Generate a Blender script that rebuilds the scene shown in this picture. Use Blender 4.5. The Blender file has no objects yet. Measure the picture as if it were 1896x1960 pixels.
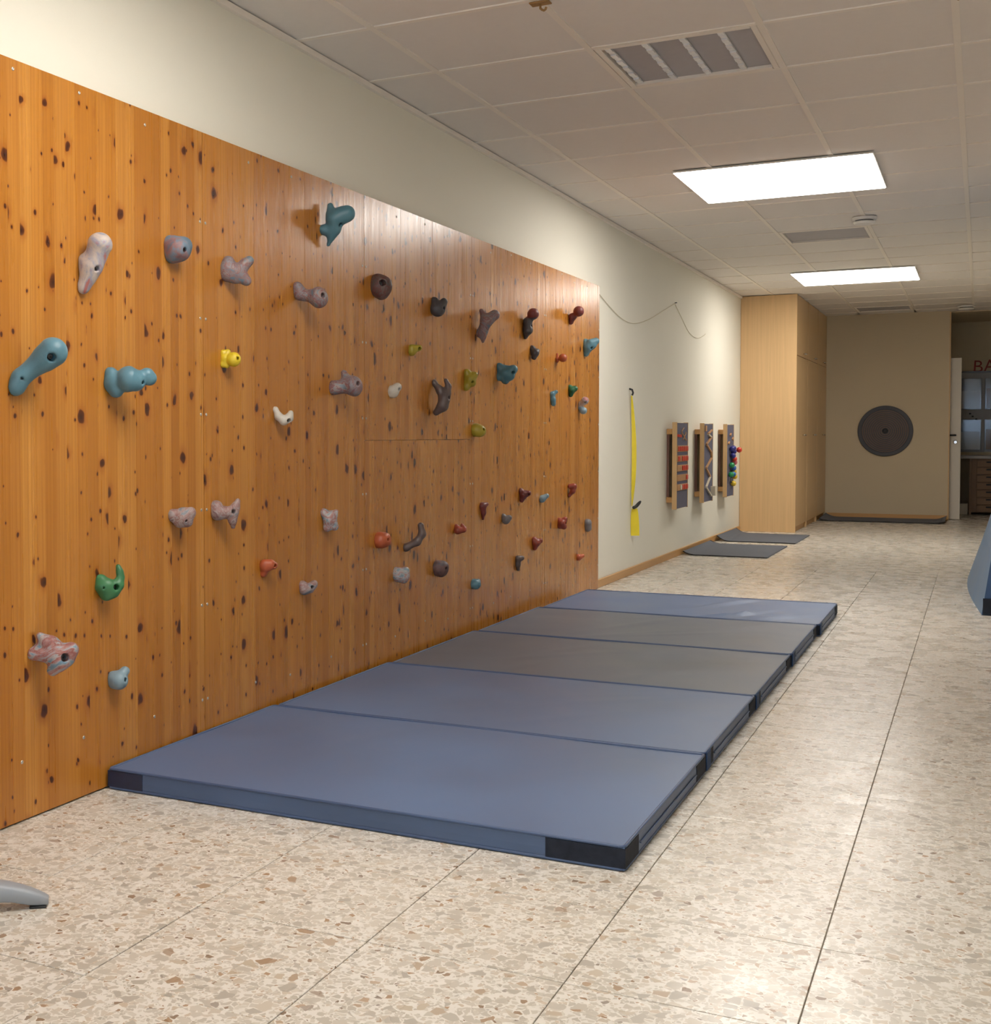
import bpy, bmesh, math, random
import numpy as np
from mathutils import Vector, Matrix
random.seed(7)
SC = bpy.context.scene
COL = SC.collection

# ------------------------------------------------------------------ camera (the photograph is a crop, hence the lens shift)
F_PX, PX, PY = 2415.6, 557.8, 912.05
YAW, PITCH, ROLL = -.4999, -.03209, -.00302
CAM = np.array([0, 0, 1.011])
FW = np.array([math.sin(YAW)*math.cos(PITCH), math.cos(YAW)*math.cos(PITCH), math.sin(PITCH)])
_r = np.array([math.cos(YAW), -math.sin(YAW), 0]); _u = np.cross(_r, FW)
RT = _r*math.cos(ROLL)+_u*math.sin(ROLL); UP = -_r*math.sin(ROLL)+_u*math.cos(ROLL)
cd = bpy.data.cameras.new('camera'); cam = bpy.data.objects.new('camera', cd); COL.objects.link(cam)
cd.sensor_fit = 'HORIZONTAL'; cd.sensor_width = 36; cd.lens = F_PX/1896*36
cd.shift_x = (948-PX)/1896; cd.shift_y = (PY-980)/1896; cd.clip_start = .05; cd.clip_end = 100
cam.matrix_world = Matrix(((RT[0], UP[0], -FW[0], CAM[0]), (RT[1], UP[1], -FW[1], CAM[1]), (RT[2], UP[2], -FW[2], CAM[2]), (0, 0, 0, 1)))
SC.camera = cam
# ------------------------------------------------------------------ daylight outside the rear window, exposure
world = bpy.data.worlds.new('world'); SC.world = world; world.use_nodes = True
world.node_tree.nodes['Background'].inputs[0].default_value = (.62, .78, 1, 1)
world.node_tree.nodes['Background'].inputs[1].default_value = 9.0
SC.view_settings.view_transform = 'Standard'; SC.view_settings.look = 'None'
SC.view_settings.exposure = -0.1; SC.view_settings.gamma = 1.0; SC.view_settings.use_curve_mapping = False
SC.cycles.max_bounces = 7; SC.cycles.diffuse_bounces = 4; SC.cycles.glossy_bounces = 3; SC.cycles.transmission_bounces = 3
LAMP = 15.0                                     # radiance of the ceiling luminaires
LAMP_COL = (1, .95, .885, 1)
pl = bpy.data.lights.new('window_portal', 'AREA'); pl.shape = 'RECTANGLE'; pl.size = 2.2; pl.size_y = 1.3
pl.cycles.is_portal = True
po = bpy.data.objects.new('window_portal', pl); COL.objects.link(po)
po.location = (-.6, -2.9, 1.55); po.rotation_euler = (math.radians(90), 0, math.pi)

# ------------------------------------------------------------------ helpers
def ray(x, y): return FW+RT*(x-PX)/F_PX-UP*(y-PY)/F_PX
def on_plane(x, y, ax, v):
    d = ray(x, y); return CAM+d*((v-CAM[ax])/d[ax])
def proj(P):
    d = np.array(P)-CAM; z = d@FW; return np.array((PX+F_PX*(d@RT)/z, PY-F_PX*(d@UP)/z)), z

def link(name, me, mat=None, parent=None, loc=(0, 0, 0), rot=(0, 0, 0)):
    o = bpy.data.objects.new(name, me); COL.objects.link(o)
    if mat is not None and not me.materials: me.materials.append(mat)
    o.location = loc; o.rotation_euler = rot
    if parent is not None: o.parent = parent
    return o
def empty(name, loc=(0, 0, 0), rot=(0, 0, 0)):
    o = bpy.data.objects.new(name, None); COL.objects.link(o); o.location = loc; o.rotation_euler = rot
    o.empty_display_size = .05
    return o
def tag(o, label, cat, group=None):
    o['label'] = label; o['category'] = cat
    if group: o['group'] = group
    return o
def struct(o, label=None, cat=None):
    o['kind'] = 'structure'
    if label: o['label'] = label
    if cat: o['category'] = cat
    return o
def bm_mesh(bm, name='mesh', smooth=False):
    bmesh.ops.recalc_face_normals(bm, faces=bm.faces)
    me = bpy.data.meshes.new(name); bm.to_mesh(me); bm.free()
    if smooth:
        for p in me.polygons: p.use_smooth = True
    return me
def add_box(bm, lo, hi, bev=0, seg=2):
    vs = [bm.verts.new((x, y, z)) for x in (lo[0], hi[0]) for y in (lo[1], hi[1]) for z in (lo[2], hi[2])]
    fs = [bm.faces.new([vs[i] for i in q]) for q in ((0, 1, 3, 2), (4, 6, 7, 5), (0, 4, 5, 1), (2, 3, 7, 6), (0, 2, 6, 4), (1, 5, 7, 3))]
    if bev:
        es = list({e for f in fs for e in f.edges})
        bmesh.ops.bevel(bm, geom=es, offset=bev, segments=seg, affect='EDGES', profile=.5)
def box_mesh(lo, hi, bev=0, seg=2, name='box'):
    bm = bmesh.new(); add_box(bm, lo, hi, bev, seg)
    return bm_mesh(bm, name)
def add_tube(bm, pts, r, n=8, cap=True):
    pts = [Vector(p) for p in pts]; rs = r if isinstance(r, (list, tuple)) else [r]*len(pts)
    rings = []; ref = None
    for i, p in enumerate(pts):
        t = (pts[min(i+1, len(pts)-1)]-pts[max(i-1, 0)]).normalized()
        if ref is None:
            ref = t.orthogonal().normalized()
        ref = (ref-t*ref.dot(t)).normalized()
        b = t.cross(ref)
        rings.append([bm.verts.new(p+(ref*math.cos(a)+b*math.sin(a))*rs[i]) for a in [2*math.pi*k/n for k in range(n)]])
    for a, b in zip(rings, rings[1:]):
        for k in range(n):
            bm.faces.new((a[k], a[(k+1) % n], b[(k+1) % n], b[k]))
    if cap:
        bm.faces.new(rings[0][::-1]); bm.faces.new(rings[-1])
def add_lathe(bm, prof, n=32, M=None):
    rings = []
    for r, z in prof:
        if r < 1e-6: rings.append([bm.verts.new((0, 0, z))])
        else: rings.append([bm.verts.new((r*math.cos(2*math.pi*k/n), r*math.sin(2*math.pi*k/n), z)) for k in range(n)])
    for a, b in zip(rings, rings[1:]):
        for k in range(n):
            A = a if len(a) > 1 else None; B = b if len(b) > 1 else None
            if A and B: bm.faces.new((a[k], a[(k+1) % n], b[(k+1) % n], b[k]))
            elif A: bm.faces.new((a[k], a[(k+1) % n], b[0]))
            elif B: bm.faces.new((a[0], b[(k+1) % n], b[k]))
    if M is not None: bmesh.ops.transform(bm, matrix=M, verts=bm.verts)

# ------------------------------------------------------------------ materials
class NT:
    def __init__(s, name):
        s.m = bpy.data.materials.new(name); s.m.use_nodes = True
        s.t = s.m.node_tree; s.b = s.t.nodes['Principled BSDF']
    def n(s, kind, **kw):
        nd = s.t.nodes.new(kind)
        for k, v in kw.items():
            if k.startswith('i_'):
                key = k[2:]; key = int(key) if key.isdigit() else key
                nd.inputs[key].default_value = v
            else: setattr(nd, k, v)
        return nd
    def l(s, a, b): s.t.links.new(a, b)
    def math(s, op, a, b=None, c=None, clamp=False):
        nd = s.n('ShaderNodeMath', operation=op, use_clamp=clamp)
        for i, v in enumerate((a, b, c)):
            if v is None: continue
            if isinstance(v, (int, float)): nd.inputs[i].default_value = v
            else: s.l(v, nd.inputs[i])
        return nd.outputs[0]
    def mix(s, f, a, b, mode='MIX'):
        nd = s.n('ShaderNodeMix', data_type='RGBA', blend_type=mode)
        for i, v in ((0, f), (6, a), (7, b)):
            if isinstance(v, (int, float)): nd.inputs[i].default_value = v
            elif isinstance(v, tuple): nd.inputs[i].default_value = v if len(v) == 4 else (*v, 1)
            else: s.l(v, nd.inputs[i])
        return nd.outputs[2]
    def ramp(s, f, stops, interp='LINEAR'):
        nd = s.n('ShaderNodeValToRGB'); cr = nd.color_ramp; cr.interpolation = interp
        cr.elements.remove(cr.elements[1]); cr.elements[0].position = stops[0][0]; cr.elements[0].color = (*stops[0][1][:3], 1)
        for p, c in stops[1:]:
            e = cr.elements.new(p); e.color = (*c[:3], 1)
        s.l(f, nd.inputs[0]); return nd.outputs[0]
    def mapr(s, v, a, b, c, d, smooth=False):
        nd = s.n('ShaderNodeMapRange', interpolation_type='SMOOTHSTEP' if smooth else 'LINEAR')
        for i, x in enumerate((v, a, b, c, d)):
            if isinstance(x, (int, float)): nd.inputs[i].default_value = x
            else: s.l(x, nd.inputs[i])
        return nd.outputs[0]
    def coords(s, scale=(1, 1, 1), rnd=0.0):
        tc = s.n('ShaderNodeTexCoord')
        v = tc.outputs['Object']
        if rnd:
            oi = s.n('ShaderNodeObjectInfo')
            c = s.n('ShaderNodeCombineXYZ')
            s.l(s.math('MULTIPLY', oi.outputs['Random'], rnd), c.inputs[0])
            s.l(s.math('MULTIPLY', s.math('FRACT', s.math('MULTIPLY', oi.outputs['Random'], 17.31)), rnd), c.inputs[1])
            s.l(s.math('MULTIPLY', s.math('FRACT', s.math('MULTIPLY', oi.outputs['Random'], 53.77)), rnd), c.inputs[2])
            a = s.n('ShaderNodeVectorMath', operation='ADD'); s.l(v, a.inputs[0]); s.l(c.outputs[0], a.inputs[1]); v = a.outputs[0]
        if scale != (1, 1, 1):
            m = s.n('ShaderNodeVectorMath', operation='MULTIPLY'); s.l(v, m.inputs[0]); m.inputs[1].default_value = scale; v = m.outputs[0]
        return v
    def noise(s, v, scale, detail=3, rough=.5, dist=0):
        nd = s.n('ShaderNodeTexNoise', i_Scale=scale, i_Detail=detail, i_Roughness=rough, i_Distortion=dist)
        s.l(v, nd.inputs['Vector']); return nd.outputs['Fac']
    def bump(s, h, strength=.1, dist=.01):
        nd = s.n('ShaderNodeBump', i_Strength=strength, i_Distance=dist); s.l(h, nd.inputs['Height'])
        s.l(nd.outputs[0], s.b.inputs['Normal'])
    def base(s, c):
        if isinstance(c, tuple): s.b.inputs['Base Color'].default_value = (*c, 1) if len(c) == 3 else c
        else: s.l(c, s.b.inputs['Base Color'])
    def rough(s, r):
        if isinstance(r, (int, float)): s.b.inputs['Roughness'].default_value = r
        else: s.l(r, s.b.inputs['Roughness'])

def simple(name, col, rough=.5, metal=0.0, var=.06, scale=20, bump=0, bscale=200, coat=0):
    t = NT(name); v = t.coords(rnd=20)
    f = t.noise(v, scale, 3)
    lo = tuple(max(0, c*(1-var)) for c in col); hi = tuple(min(1, c*(1+var)) for c in col)
    t.base(t.mix(f, lo, hi)); t.rough(rough); t.b.inputs['Metallic'].default_value = metal
    t.b.inputs['Coat Weight'].default_value = coat
    if bump: t.bump(t.noise(v, bscale, 2), bump, .002)
    return t.m

def terrazzo(name, joints=False):
    t = NT(name); v = t.coords(rnd=0 if joints else 60)
    if joints:
        a = t.n('ShaderNodeVectorMath', operation='ADD'); t.l(v, a.inputs[0]); a.inputs[1].default_value = (7, 3, 2); v = a.outputs[0]
    # jagged chip outlines
    nz = t.n('ShaderNodeTexNoise', i_Scale=45, i_Detail=2); t.l(v, nz.inputs['Vector'])
    ad = t.n('ShaderNodeVectorMath', operation='MULTIPLY_ADD'); t.l(nz.outputs['Color'], ad.inputs[0]); ad.inputs[1].default_value = (.014, .014, 0); t.l(v, ad.inputs[2]); vv = ad.outputs[0]
    matrix = t.mix(t.noise(v, 60, 4), (.70, .668, .605), (.78, .75, .695))
    col = matrix
    def layer(col, scale, edge, keep, stops):
        ve = t.n('ShaderNodeTexVoronoi', feature='DISTANCE_TO_EDGE', voronoi_dimensions='2D', i_Scale=scale); t.l(vv, ve.inputs['Vector'])
        vc = t.n('ShaderNodeTexVoronoi', feature='F1', voronoi_dimensions='2D', i_Scale=scale); t.l(vv, vc.inputs['Vector'])
        sp = t.n('ShaderNodeSeparateColor'); t.l(vc.outputs['Color'], sp.inputs[0])
        e = t.math('MULTIPLY_ADD', sp.outputs[1], edge*1.6, edge*.35)
        m = t.mapr(t.math('SUBTRACT', ve.outputs['Distance'], e), -.02, .02, 0, 1)
        k = t.math('LESS_THAN', sp.outputs[0], keep)
        c = t.ramp(sp.outputs[2], stops)
        return t.mix(t.math('MULTIPLY', m, k), col, c)
    pale = [(0, (.46, .42, .355)), (.35, (.54, .50, .43)), (.7, (.61, .57, .495)), (.91, (.53, .44, .34)), (.96, (.36, .22, .12)), (.988, (.18, .12, .08)), (1, (.40, .38, .35))]
    col = layer(col, 125, .12, .5, pale)
    col = layer(col, 66, .12, .62, pale)
    col = layer(col, 36, .15, .42, [(0, (.39, .36, .31)), (.4, (.49, .45, .385)), (.75, (.575, .53, .455)), (.94, (.50, .42, .32)), (.98, (.34, .22, .13)), (1, (.36, .345, .32))])
    big = t.noise(v, 1.3, 3)
    col = t.mix(t.math('MULTIPLY', big, .2), col, (.70, .64, .55))
    if joints:                       # far part of the floor: joints too fine to be pieces
        tc = t.n('ShaderNodeTexCoord'); sx = t.n('ShaderNodeSeparateXYZ'); t.l(tc.outputs['Object'], sx.inputs[0])
        def line(c, off, step):
            f = t.math('FRACT', t.math('DIVIDE', t.math('SUBTRACT', c, off), step))
            d = t.math('ABSOLUTE', t.math('SUBTRACT', f, .5))
            return t.math('GREATER_THAN', d, .5-.0017/step)
        j = t.math('MAXIMUM', line(sx.outputs[0], -1.867, .401), line(sx.outputs[1], 1.865, .3935))
        col = t.mix(j, col, (.36, .31, .26))
    t.base(col); t.rough(t.mapr(t.noise(v, 9, 3), .3, .7, .22, .34))
    t.b.inputs['Specular IOR Level'].default_value = .5
    t.bump(t.noise(v, 140, 2), .03, .001)
    return t.m

def pine(name):
    t = NT(name); v = t.coords(rnd=37); oi = t.n('ShaderNodeObjectInfo')
    def mul(s):
        m = t.n('ShaderNodeVectorMath', operation='MULTIPLY'); t.l(v, m.inputs[0]); m.inputs[1].default_value = s; return m.outputs[0]
    rnd = t.math('FRACT', t.math('MULTIPLY', oi.outputs['Random'], 91.7))
    base = t.ramp(rnd, [(0, (.43, .165, .020)), (.25, (.49, .195, .025)), (.6, (.54, .226, .034)), (.9, (.585, .265, .05)), (1, (.465, .18, .023))])
    g1 = t.noise(mul((0, 95, 1.6)), 1, 4, .6)
    base = t.mix(t.mapr(g1, .35, .75, 0, .5), base, (.33, .105, .012))
    wv = t.n('ShaderNodeTexWave', wave_type='BANDS', bands_direction='Y', i_Scale=1, i_Distortion=6.0, i_Detail=2); t.l(mul((0, 22, .8)), wv.inputs['Vector'])
    base = t.mix(t.mapr(wv.outputs['Fac'], .72, 1, 0, .34), base, (.36, .12, .014))
    st = t.noise(mul((0, 2.2, 1.1)), 1, 3)
    base = t.mix(t.mapr(st, .5, .8, 0, .30), base, (.29, .095, .014))
    # distort knot space a little
    nz = t.n('ShaderNodeTexNoise', i_Scale=30, i_Detail=1); t.l(v, nz.inputs['Vector'])
    def knots(base, sy, sz, rad, keep, off):
        m = t.n('ShaderNodeVectorMath', operation='MULTIPLY_ADD'); t.l(v, m.inputs[0]); m.inputs[1].default_value = (0, sy, sz); m.inputs[2].default_value = (off, off*1.7, off*.6)
        w = t.n('ShaderNodeVectorMath', operation='MULTIPLY_ADD'); t.l(nz.outputs['Color'], w.inputs[0]); w.inputs[1].default_value = (0, rad*1.5, rad*1.5); t.l(m.outputs[0], w.inputs[2])
        sx = t.n('ShaderNodeSeparateXYZ'); t.l(w.outputs[0], sx.inputs[0])
        cb = t.n('ShaderNodeCombineXYZ'); t.l(sx.outputs[1], cb.inputs[0]); t.l(sx.outputs[2], cb.inputs[1])
        vo = t.n('ShaderNodeTexVoronoi', feature='F1', voronoi_dimensions='2D', i_Scale=1); t.l(cb.outputs[0], vo.inputs['Vector'])
        sp = t.n('ShaderNodeSeparateColor'); t.l(vo.outputs['Color'], sp.inputs[0])
        r = t.math('MULTIPLY', t.math('MULTIPLY_ADD', sp.outputs[1], rad*.9, rad*.45), t.math('LESS_THAN', sp.outputs[0], keep))
        q = t.math('DIVIDE', vo.outputs['Distance'], t.math('MAXIMUM', r, 1e-4))
        halo = t.mapr(q, .9, 2.3, .6, 0, True)
        base = t.mix(halo, base, (.34, .10, .012))
        core = t.mapr(q, .72, 1.1, 1, 0, True)
        kc = t.mix(t.mapr(q, 0, .9, 0, 1), (.035, .010, .005), (.12, .028, .006))
        return t.mix(core, base, kc)
    base = knots(base, 13, 9.5, .060, .72, 3.1)
    base = knots(base, 6.6, 5.0, .088, .85, 0)
    t.base(base)
    t.rough(t.mapr(t.noise(mul((0, 40, 2)), 1, 2), .3, .7, .24, .36))
    t.b.inputs['Specular IOR Level'].default_value = .32; t.b.inputs['Coat Weight'].default_value = .36; t.b.inputs['Coat Roughness'].default_value = .24
    lump = t.noise(mul((0, 34, 9)), 1, 2)
    t.bump(t.math('ADD', t.math('MULTIPLY', g1, .35), t.math('MULTIPLY', lump, 2.0)), .3, .002)
    return t.m

def beech(name, col=(.62, .40, .19), axis='Z', rough=.35):
    t = NT(name); v = t.coords(rnd=15)
    sc = {'Z': (60, 60, 1.5), 'Y': (60, 1.5, 60), 'X': (1.5, 60, 60)}[axis]
    m = t.n('ShaderNodeVectorMath', operation='MULTIPLY'); t.l(v, m.inputs[0]); m.inputs[1].default_value = sc
    g = t.noise(m.outputs[0], 1, 4, .6)
    t.base(t.mix(g, tuple(c*.82 for c in col), tuple(min(1, c*1.12) for c in col))); t.rough(rough)
    return t.m

def marble(name, cols, scale=9, rough=.5):
    t = NT(name); v = t.coords(rnd=9)
    n1 = t.n('ShaderNodeTexNoise', i_Scale=scale, i_Detail=5, i_Distortion=2.4, i_Roughness=.62); t.l(v, n1.inputs['Vector'])
    k = len(cols); stops = []
    for i, c in enumerate(cols):
        stops.append((.37+.27*i/(k-1), c))
    c = t.ramp(n1.outputs['Fac'], stops)
    sp = t.noise(v, 150, 2)
    c = t.mix(t.mapr(sp, .55, .75, 0, .35), c, cols[0])
    t.base(c); t.rough(rough); t.bump(t.noise(v, 260, 2), .12, .0015)
    return t.m

def resin(name, col, rough=.42):
    t = NT(name); v = t.coords(rnd=9)
    a = t.noise(v, 14, 3); b = t.noise(v, 380, 2)
    c = t.mix(t.mapr(a, .35, .7, 0, 1), tuple(x*.82 for x in col), tuple(min(1, x*1.1) for x in col))
    c = t.mix(t.mapr(b, .56, .72, 0, .4), c, tuple(x*.55 for x in col))
    t.base(c); t.rough(rough); t.bump(b, .14, .0012)
    return t.m

def vinyl(name, col, rough=.42):
    t = NT(name); v = t.coords(rnd=5)
    a = t.noise(v, 2.4, 4); w = t.noise(v, 900, 1)
    c = t.mix(t.mapr(a, .3, .7, 0, 1), tuple(x*.88 for x in col), tuple(x*1.1 for x in col))
    t.base(c); t.rough(t.mapr(a, .3, .7, rough-.05, rough+.06))
    ck = t.n('ShaderNodeTexChecker', i_Scale=900); t.l(v, ck.inputs['Vector'])
    t.bump(t.math('ADD', w, ck.outputs['Fac']), .05, .0006)
    return t.m

M = {}
M['terrazzo'] = terrazzo('terrazzo'); M['terrazzo_far'] = terrazzo('terrazzo_far', True)
M['grout'] = simple('grout', (.30, .26, .215), .9)
M['pine'] = pine('pine'); M['pine_back'] = simple('pine_back', (.10, .05, .02), .8)
M['wall'] = simple('wall_paint', (.80, .77, .665), .75, var=.012, scale=3, bump=.12, bscale=380)
M['wall_shaded'] = simple('wall_paint_shaded', (.60, .50, .345), .8, var=.02, scale=3)  # cream paint darkened and tanned, weak light at the far end put into colour
M['ceil'] = simple('ceiling_board', (.80, .755, .71), .9, var=.02, scale=30, bump=.10, bscale=420)
M['tbar'] = simple('ceiling_rail', (.86, .80, .72), .55, var=.02)
M['dark'] = simple('dark_void', (.03, .028, .026), .8)
M['beech'] = beech('beech'); M['beech_y'] = beech('beech_y', (.56, .31, .11), 'Y', .4)
M['beech_x'] = beech('beech_x', (.56, .31, .11), 'X', .4)
M['laminate'] = beech('laminate', (.70, .46, .225), 'Z', .32)
M['white_metal'] = simple('white_metal', (.80, .78, .74), .4, var=.02)
M['chrome'] = simple('chrome', (.62, .62, .62), .22, 1.0, var=.03)
M['steel'] = simple('dark_steel', (.10, .10, .11), .4, .8)
M['screw'] = simple('screw_steel', (.60, .57, .52), .35, .9)
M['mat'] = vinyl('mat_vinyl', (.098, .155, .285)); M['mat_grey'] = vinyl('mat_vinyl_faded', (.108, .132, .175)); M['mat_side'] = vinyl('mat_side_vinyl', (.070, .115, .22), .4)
M['mat_pipe'] = vinyl('mat_piping', (.06, .10, .20), .4)
M['patch'] = simple('corner_leather', (.016, .021, .034), .75, var=.6, scale=60, bump=.2, bscale=120)
M['patch'].node_tree.nodes['Principled BSDF'].inputs['Specular IOR Level'].default_value = .25; M['patch_blue'] = simple('corner_leather_blue', (.014, .022, .055), .45, var=.3, scale=40)
M['strap'] = simple('hook_strap', (.012, .045, .13), .7, var=.3, scale=60)
M['rubber'] = simple('black_rubber', (.016, .016, .018), .6)
M['floor_mat'] = simple('floor_mat', (.115, .125, .15), .85, var=.12, scale=300, bump=.3, bscale=600)
M['yellow_strap'] = simple('yellow_webbing', (.78, .62, .03), .6, var=.08)
M['cord'] = simple('cord', (.66, .59, .44), .8)
M['charcoal'] = simple('charcoal_felt', (.105, .105, .155), .8, var=.15, scale=60)
M['red'] = simple('red_lacquer', (.62, .045, .025), .35)
M['blueball'] = simple('blue_lacquer', (.035, .035, .22), .3); M['bluelight'] = simple('azure_lacquer', (.02, .11, .38), .3)
M['greenball'] = simple('green_lacquer', (.02, .27, .09), .3); M['yellowball'] = simple('yellow_lacquer', (.72, .50, .04), .3)
M['pinkball'] = simple('pink_lacquer', (.55, .13, .16), .3)
M['track'] = beech('track_wood', (.50, .27, .12), 'Y', .5); M['track_pale'] = simple('pale_wood', (.66, .58, .44), .6)
M['plum'] = simple('brown_shadow', (.17, .085, .06), .7)  # dark brown that paints the shadow behind the sensory boards
M['disc'] = simple('disc_dark', (.050, .050, .060), .5, var=.1); M['disc_ring'] = simple('disc_brown', (.15, .088, .058), .55, var=.1)
M['grey_plastic'] = simple('grey_plastic', (.31, .335, .37), .42, var=.02, bump=.06, bscale=500)
M['door'] = simple('door_white', (.66, .61, .53), .5, var=.02)
M['letter'] = simple('letter_red', (.30, .045, .035), .7)
M['slat'] = simple('grille_slat', (.46, .44, .445), .5, .1, var=.06)
M['strip'] = simple('grille_strip', (.80, .85, .95), .3, .2, var=.25, scale=45)
M['brown'] = simple('brown_bracket', (.36, .20, .07), .6, var=.4, scale=40)
M['drawer'] = beech('drawer_wood', (.24, .13, .06), 'X', .5)
M['counter'] = simple('counter_grey', (.42, .40, .39), .4)
M['pocket_back'] = simple('pocket_board', (.30, .29, .29), .4, var=.15, scale=6)
def emit(name, col, s):
    t = NT(name); t.b.inputs['Emission Color'].default_value = col; t.b.inputs['Emission Strength'].default_value = s
    v = t.coords(); t.base(t.mix(t.noise(v, 3), (.9, .9, .9), (.92, .92, .92))); return t.m
M['diffuser'] = emit('lit_diffuser', LAMP_COL, LAMP)
def glass(name, tint=(.9, .93, .95), f=.12):
    m = bpy.data.materials.new(name); m.use_nodes = True; t = m.node_tree; t.nodes.clear()
    o = t.nodes.new('ShaderNodeOutputMaterial'); mx = t.nodes.new('ShaderNodeMixShader'); a = t.nodes.new('ShaderNodeBsdfTransparent'); b = t.nodes.new('ShaderNodeBsdfGlossy')
    a.inputs[0].default_value = (*tint, 1); b.inputs['Roughness'].default_value = .08; mx.inputs[0].default_value = f
    t.links.new(a.outputs[0], mx.inputs[1]); t.links.new(b.outputs[0], mx.inputs[2]); t.links.new(mx.outputs[0], o.inputs[0]); return m
M['glass'] = glass('window_glass'); M['film'] = glass('clear_film', (.85, .86, .88), .025)

# ------------------------------------------------------------------ room shell
WX, PF = -2.22, -2.195            # left wall plane, face of the climbing wall
H = 2.45
YB, YR, XR = 16.68, -3.0, 1.0     # back wall, rear wall, right wall
FY = 18.35                        # far wall of the adjoining room
TX0, TXS, TY0, TYS = -1.867, .401, 1.865, .3935

floor = struct(link('floor', box_mesh((WX-.1, YR, -.16), (XR+.1, FY+.1, -.004)), M['grout']), 'pale terrazzo tile floor of the whole hall', 'floor')
y0t, y1t = TY0-3*TYS, TY0+21*TYS
link('floor_surface', box_mesh((WX, y1t+.0015, -.02), (XR, FY, 0)), M['terrazzo_far'], floor)
link('floor_surface', box_mesh((WX, YR, -.02), (XR, y0t-.0015, 0)), M['terrazzo_far'], floor)
meshes = {}
for i in range(-1, 8):
    xa = max(TX0+i*TXS, WX); xb = min(TX0+(i+1)*TXS, XR); w = xb-xa-.0022
    key = round(w, 4)
    if key not in meshes:
        meshes[key] = box_mesh((-w/2, -TYS/2+.0011, -.02), (w/2, TYS/2-.0011, 0), .0009, 1, 'floor_tile'); meshes[key].materials.append(M['terrazzo'])
    for j in range(24):
        link('floor_tile', meshes[key], None, floor, ((xa+xb)/2, y0t+(j+.5)*TYS, random.uniform(-.0006, .0004)))

struct(link('wall_left', box_mesh((WX-.1, YR-.1, -.1), (WX, FY+.1, H+.12)), M['wall']), 'pale cream painted wall behind the climbing wall', 'wall')
# rear wall with a window (behind the photographer)
bm = bmesh.new(); wx0, wx1, wz0, wz1 = -1.7, .5, .9, 2.2
for lo, hi in (((WX, YR-.15, -.1), (wx0, YR, H+.12)), ((wx1, YR-.15, -.1), (XR+.1, YR, H+.12)), ((wx0, YR-.15, -.1), (wx1, YR, wz0)), ((wx0, YR-.15, wz1), (wx1, YR, H+.12))): add_box(bm, lo, hi)
struct(link('wall_rear', bm_mesh(bm), M['wall']), 'cream wall with the window behind the viewer', 'wall')
bm = bmesh.new()
for lo, hi in (((wx0, -.03, wz0), (wx0+.06, .03, wz1)), ((wx1-.06, -.03, wz0), (wx1, .03, wz1)), ((wx0, -.03, wz0), (wx1, .03, wz0+.06)), ((wx0, -.03, wz1-.06), (wx1, .03, wz1)), ((-.63, -.03, wz0), (-.57, .03, wz1))): add_box(bm, lo, hi)
win = struct(link('window_1', bm_mesh(bm), M['white_metal'], None, (0, YR-.08, 0)), 'white framed window in the rear wall', 'window')
link('pane', box_mesh((wx0+.05, -.004, wz0+.05), (-.62, .004, wz1-.05)), M['glass'], win)
link('pane', box_mesh((-.58, -.004, wz0+.05), (wx1-.05, .004, wz1-.05)), M['glass'], win)
struct(link('wall_right', box_mesh((XR, YR, -.1), (XR+.1, FY+.1, H+.12)), M['wall']), 'cream wall along the right side of the hall', 'wall')
struct(link('wall_back', box_mesh((WX, YB, -.1), (-.338, YB+.1, H+.1)), M['wall_shaded']), 'cream end wall carrying the round ringed disc', 'wall')
struct(link('wall_far', box_mesh((WX, FY, -.1), (XR+.1, FY+.1, H+.12)), M['wall_shaded']), 'dim wall of the adjoining room with red letters', 'wall')
# ceiling
GX = [WX, -1.91, -1.305, -.70, -.095, .51, XR]; GY0, GYS, K0, K1 = 4.10, .614, -4, 20
ceil = struct(link('ceiling', box_mesh((WX-.1, YR-.1, H+.14), (XR+.1, YB+.1, H+.2)), M['ceil']), 'suspended ceiling of square white fibre tiles in a grid', 'ceiling')
GRILLES = (1, 9, 19)
tm = {}
for i in range(6):
    xa, xb = GX[i], GX[i+1]; w = round(xb-xa-.018, 4)
    if w not in tm:
        tm[w] = box_mesh((-w/2, -GYS/2+.009, 0), (w/2, GYS/2-.009, .015), 0, 1, 'ceiling_tile'); tm[w].materials.append(M['ceil'])
    for k in range(K0, K1):
        if i == 2 and k in GRILLES: continue
        link('ceiling_tile', tm[w], None, ceil, ((xa+xb)/2, GY0+(k+.5)*GYS, H+.004+random.uniform(0, .0015)))
for x in GX[1:-1]:
    link('grid_rail', box_mesh((x-.012, GY0+K0*GYS, H), (x+.012, YB, H+.03)), M['tbar'], ceil)
for k in range(K0, K1+1):
    y = GY0+k*GYS
    for i in range(6):
        link('cross_rail', box_mesh((GX[i]+.0125, y-.012, H+.0006), (GX[i+1]-.0125, y+.012, H+.03)), M['tbar'], ceil)
link('ceiling_board', box_mesh((WX, YR, H), (XR, GY0+K0*GYS-.013, H+.02)), M['ceil'], ceil)
link('ceiling_board', box_mesh((WX, GY0+K1*GYS+.013, H), (XR, YB+.1, H+.02)), M['ceil'], ceil)
struct(link('trim_1', box_mesh((WX, YR, H-.022), (WX+.018, 13.84, H-.0005)), M['tbar']), 'narrow angle strip where ceiling meets left wall', 'trim')
struct(link('ceiling_far', box_mesh((WX, YB+.1, 2.44), (XR, FY, 2.5)), M['wall_shaded']), 'dark lower ceiling of the adjoining room', 'ceiling')
struct(link('baseboard_left', box_mesh((WX, 8.22, 0), (WX+.014, 13.84, .055), .003, 1), M['beech_y']), 'beech skirting board along the cream left wall', 'skirting')
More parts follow.
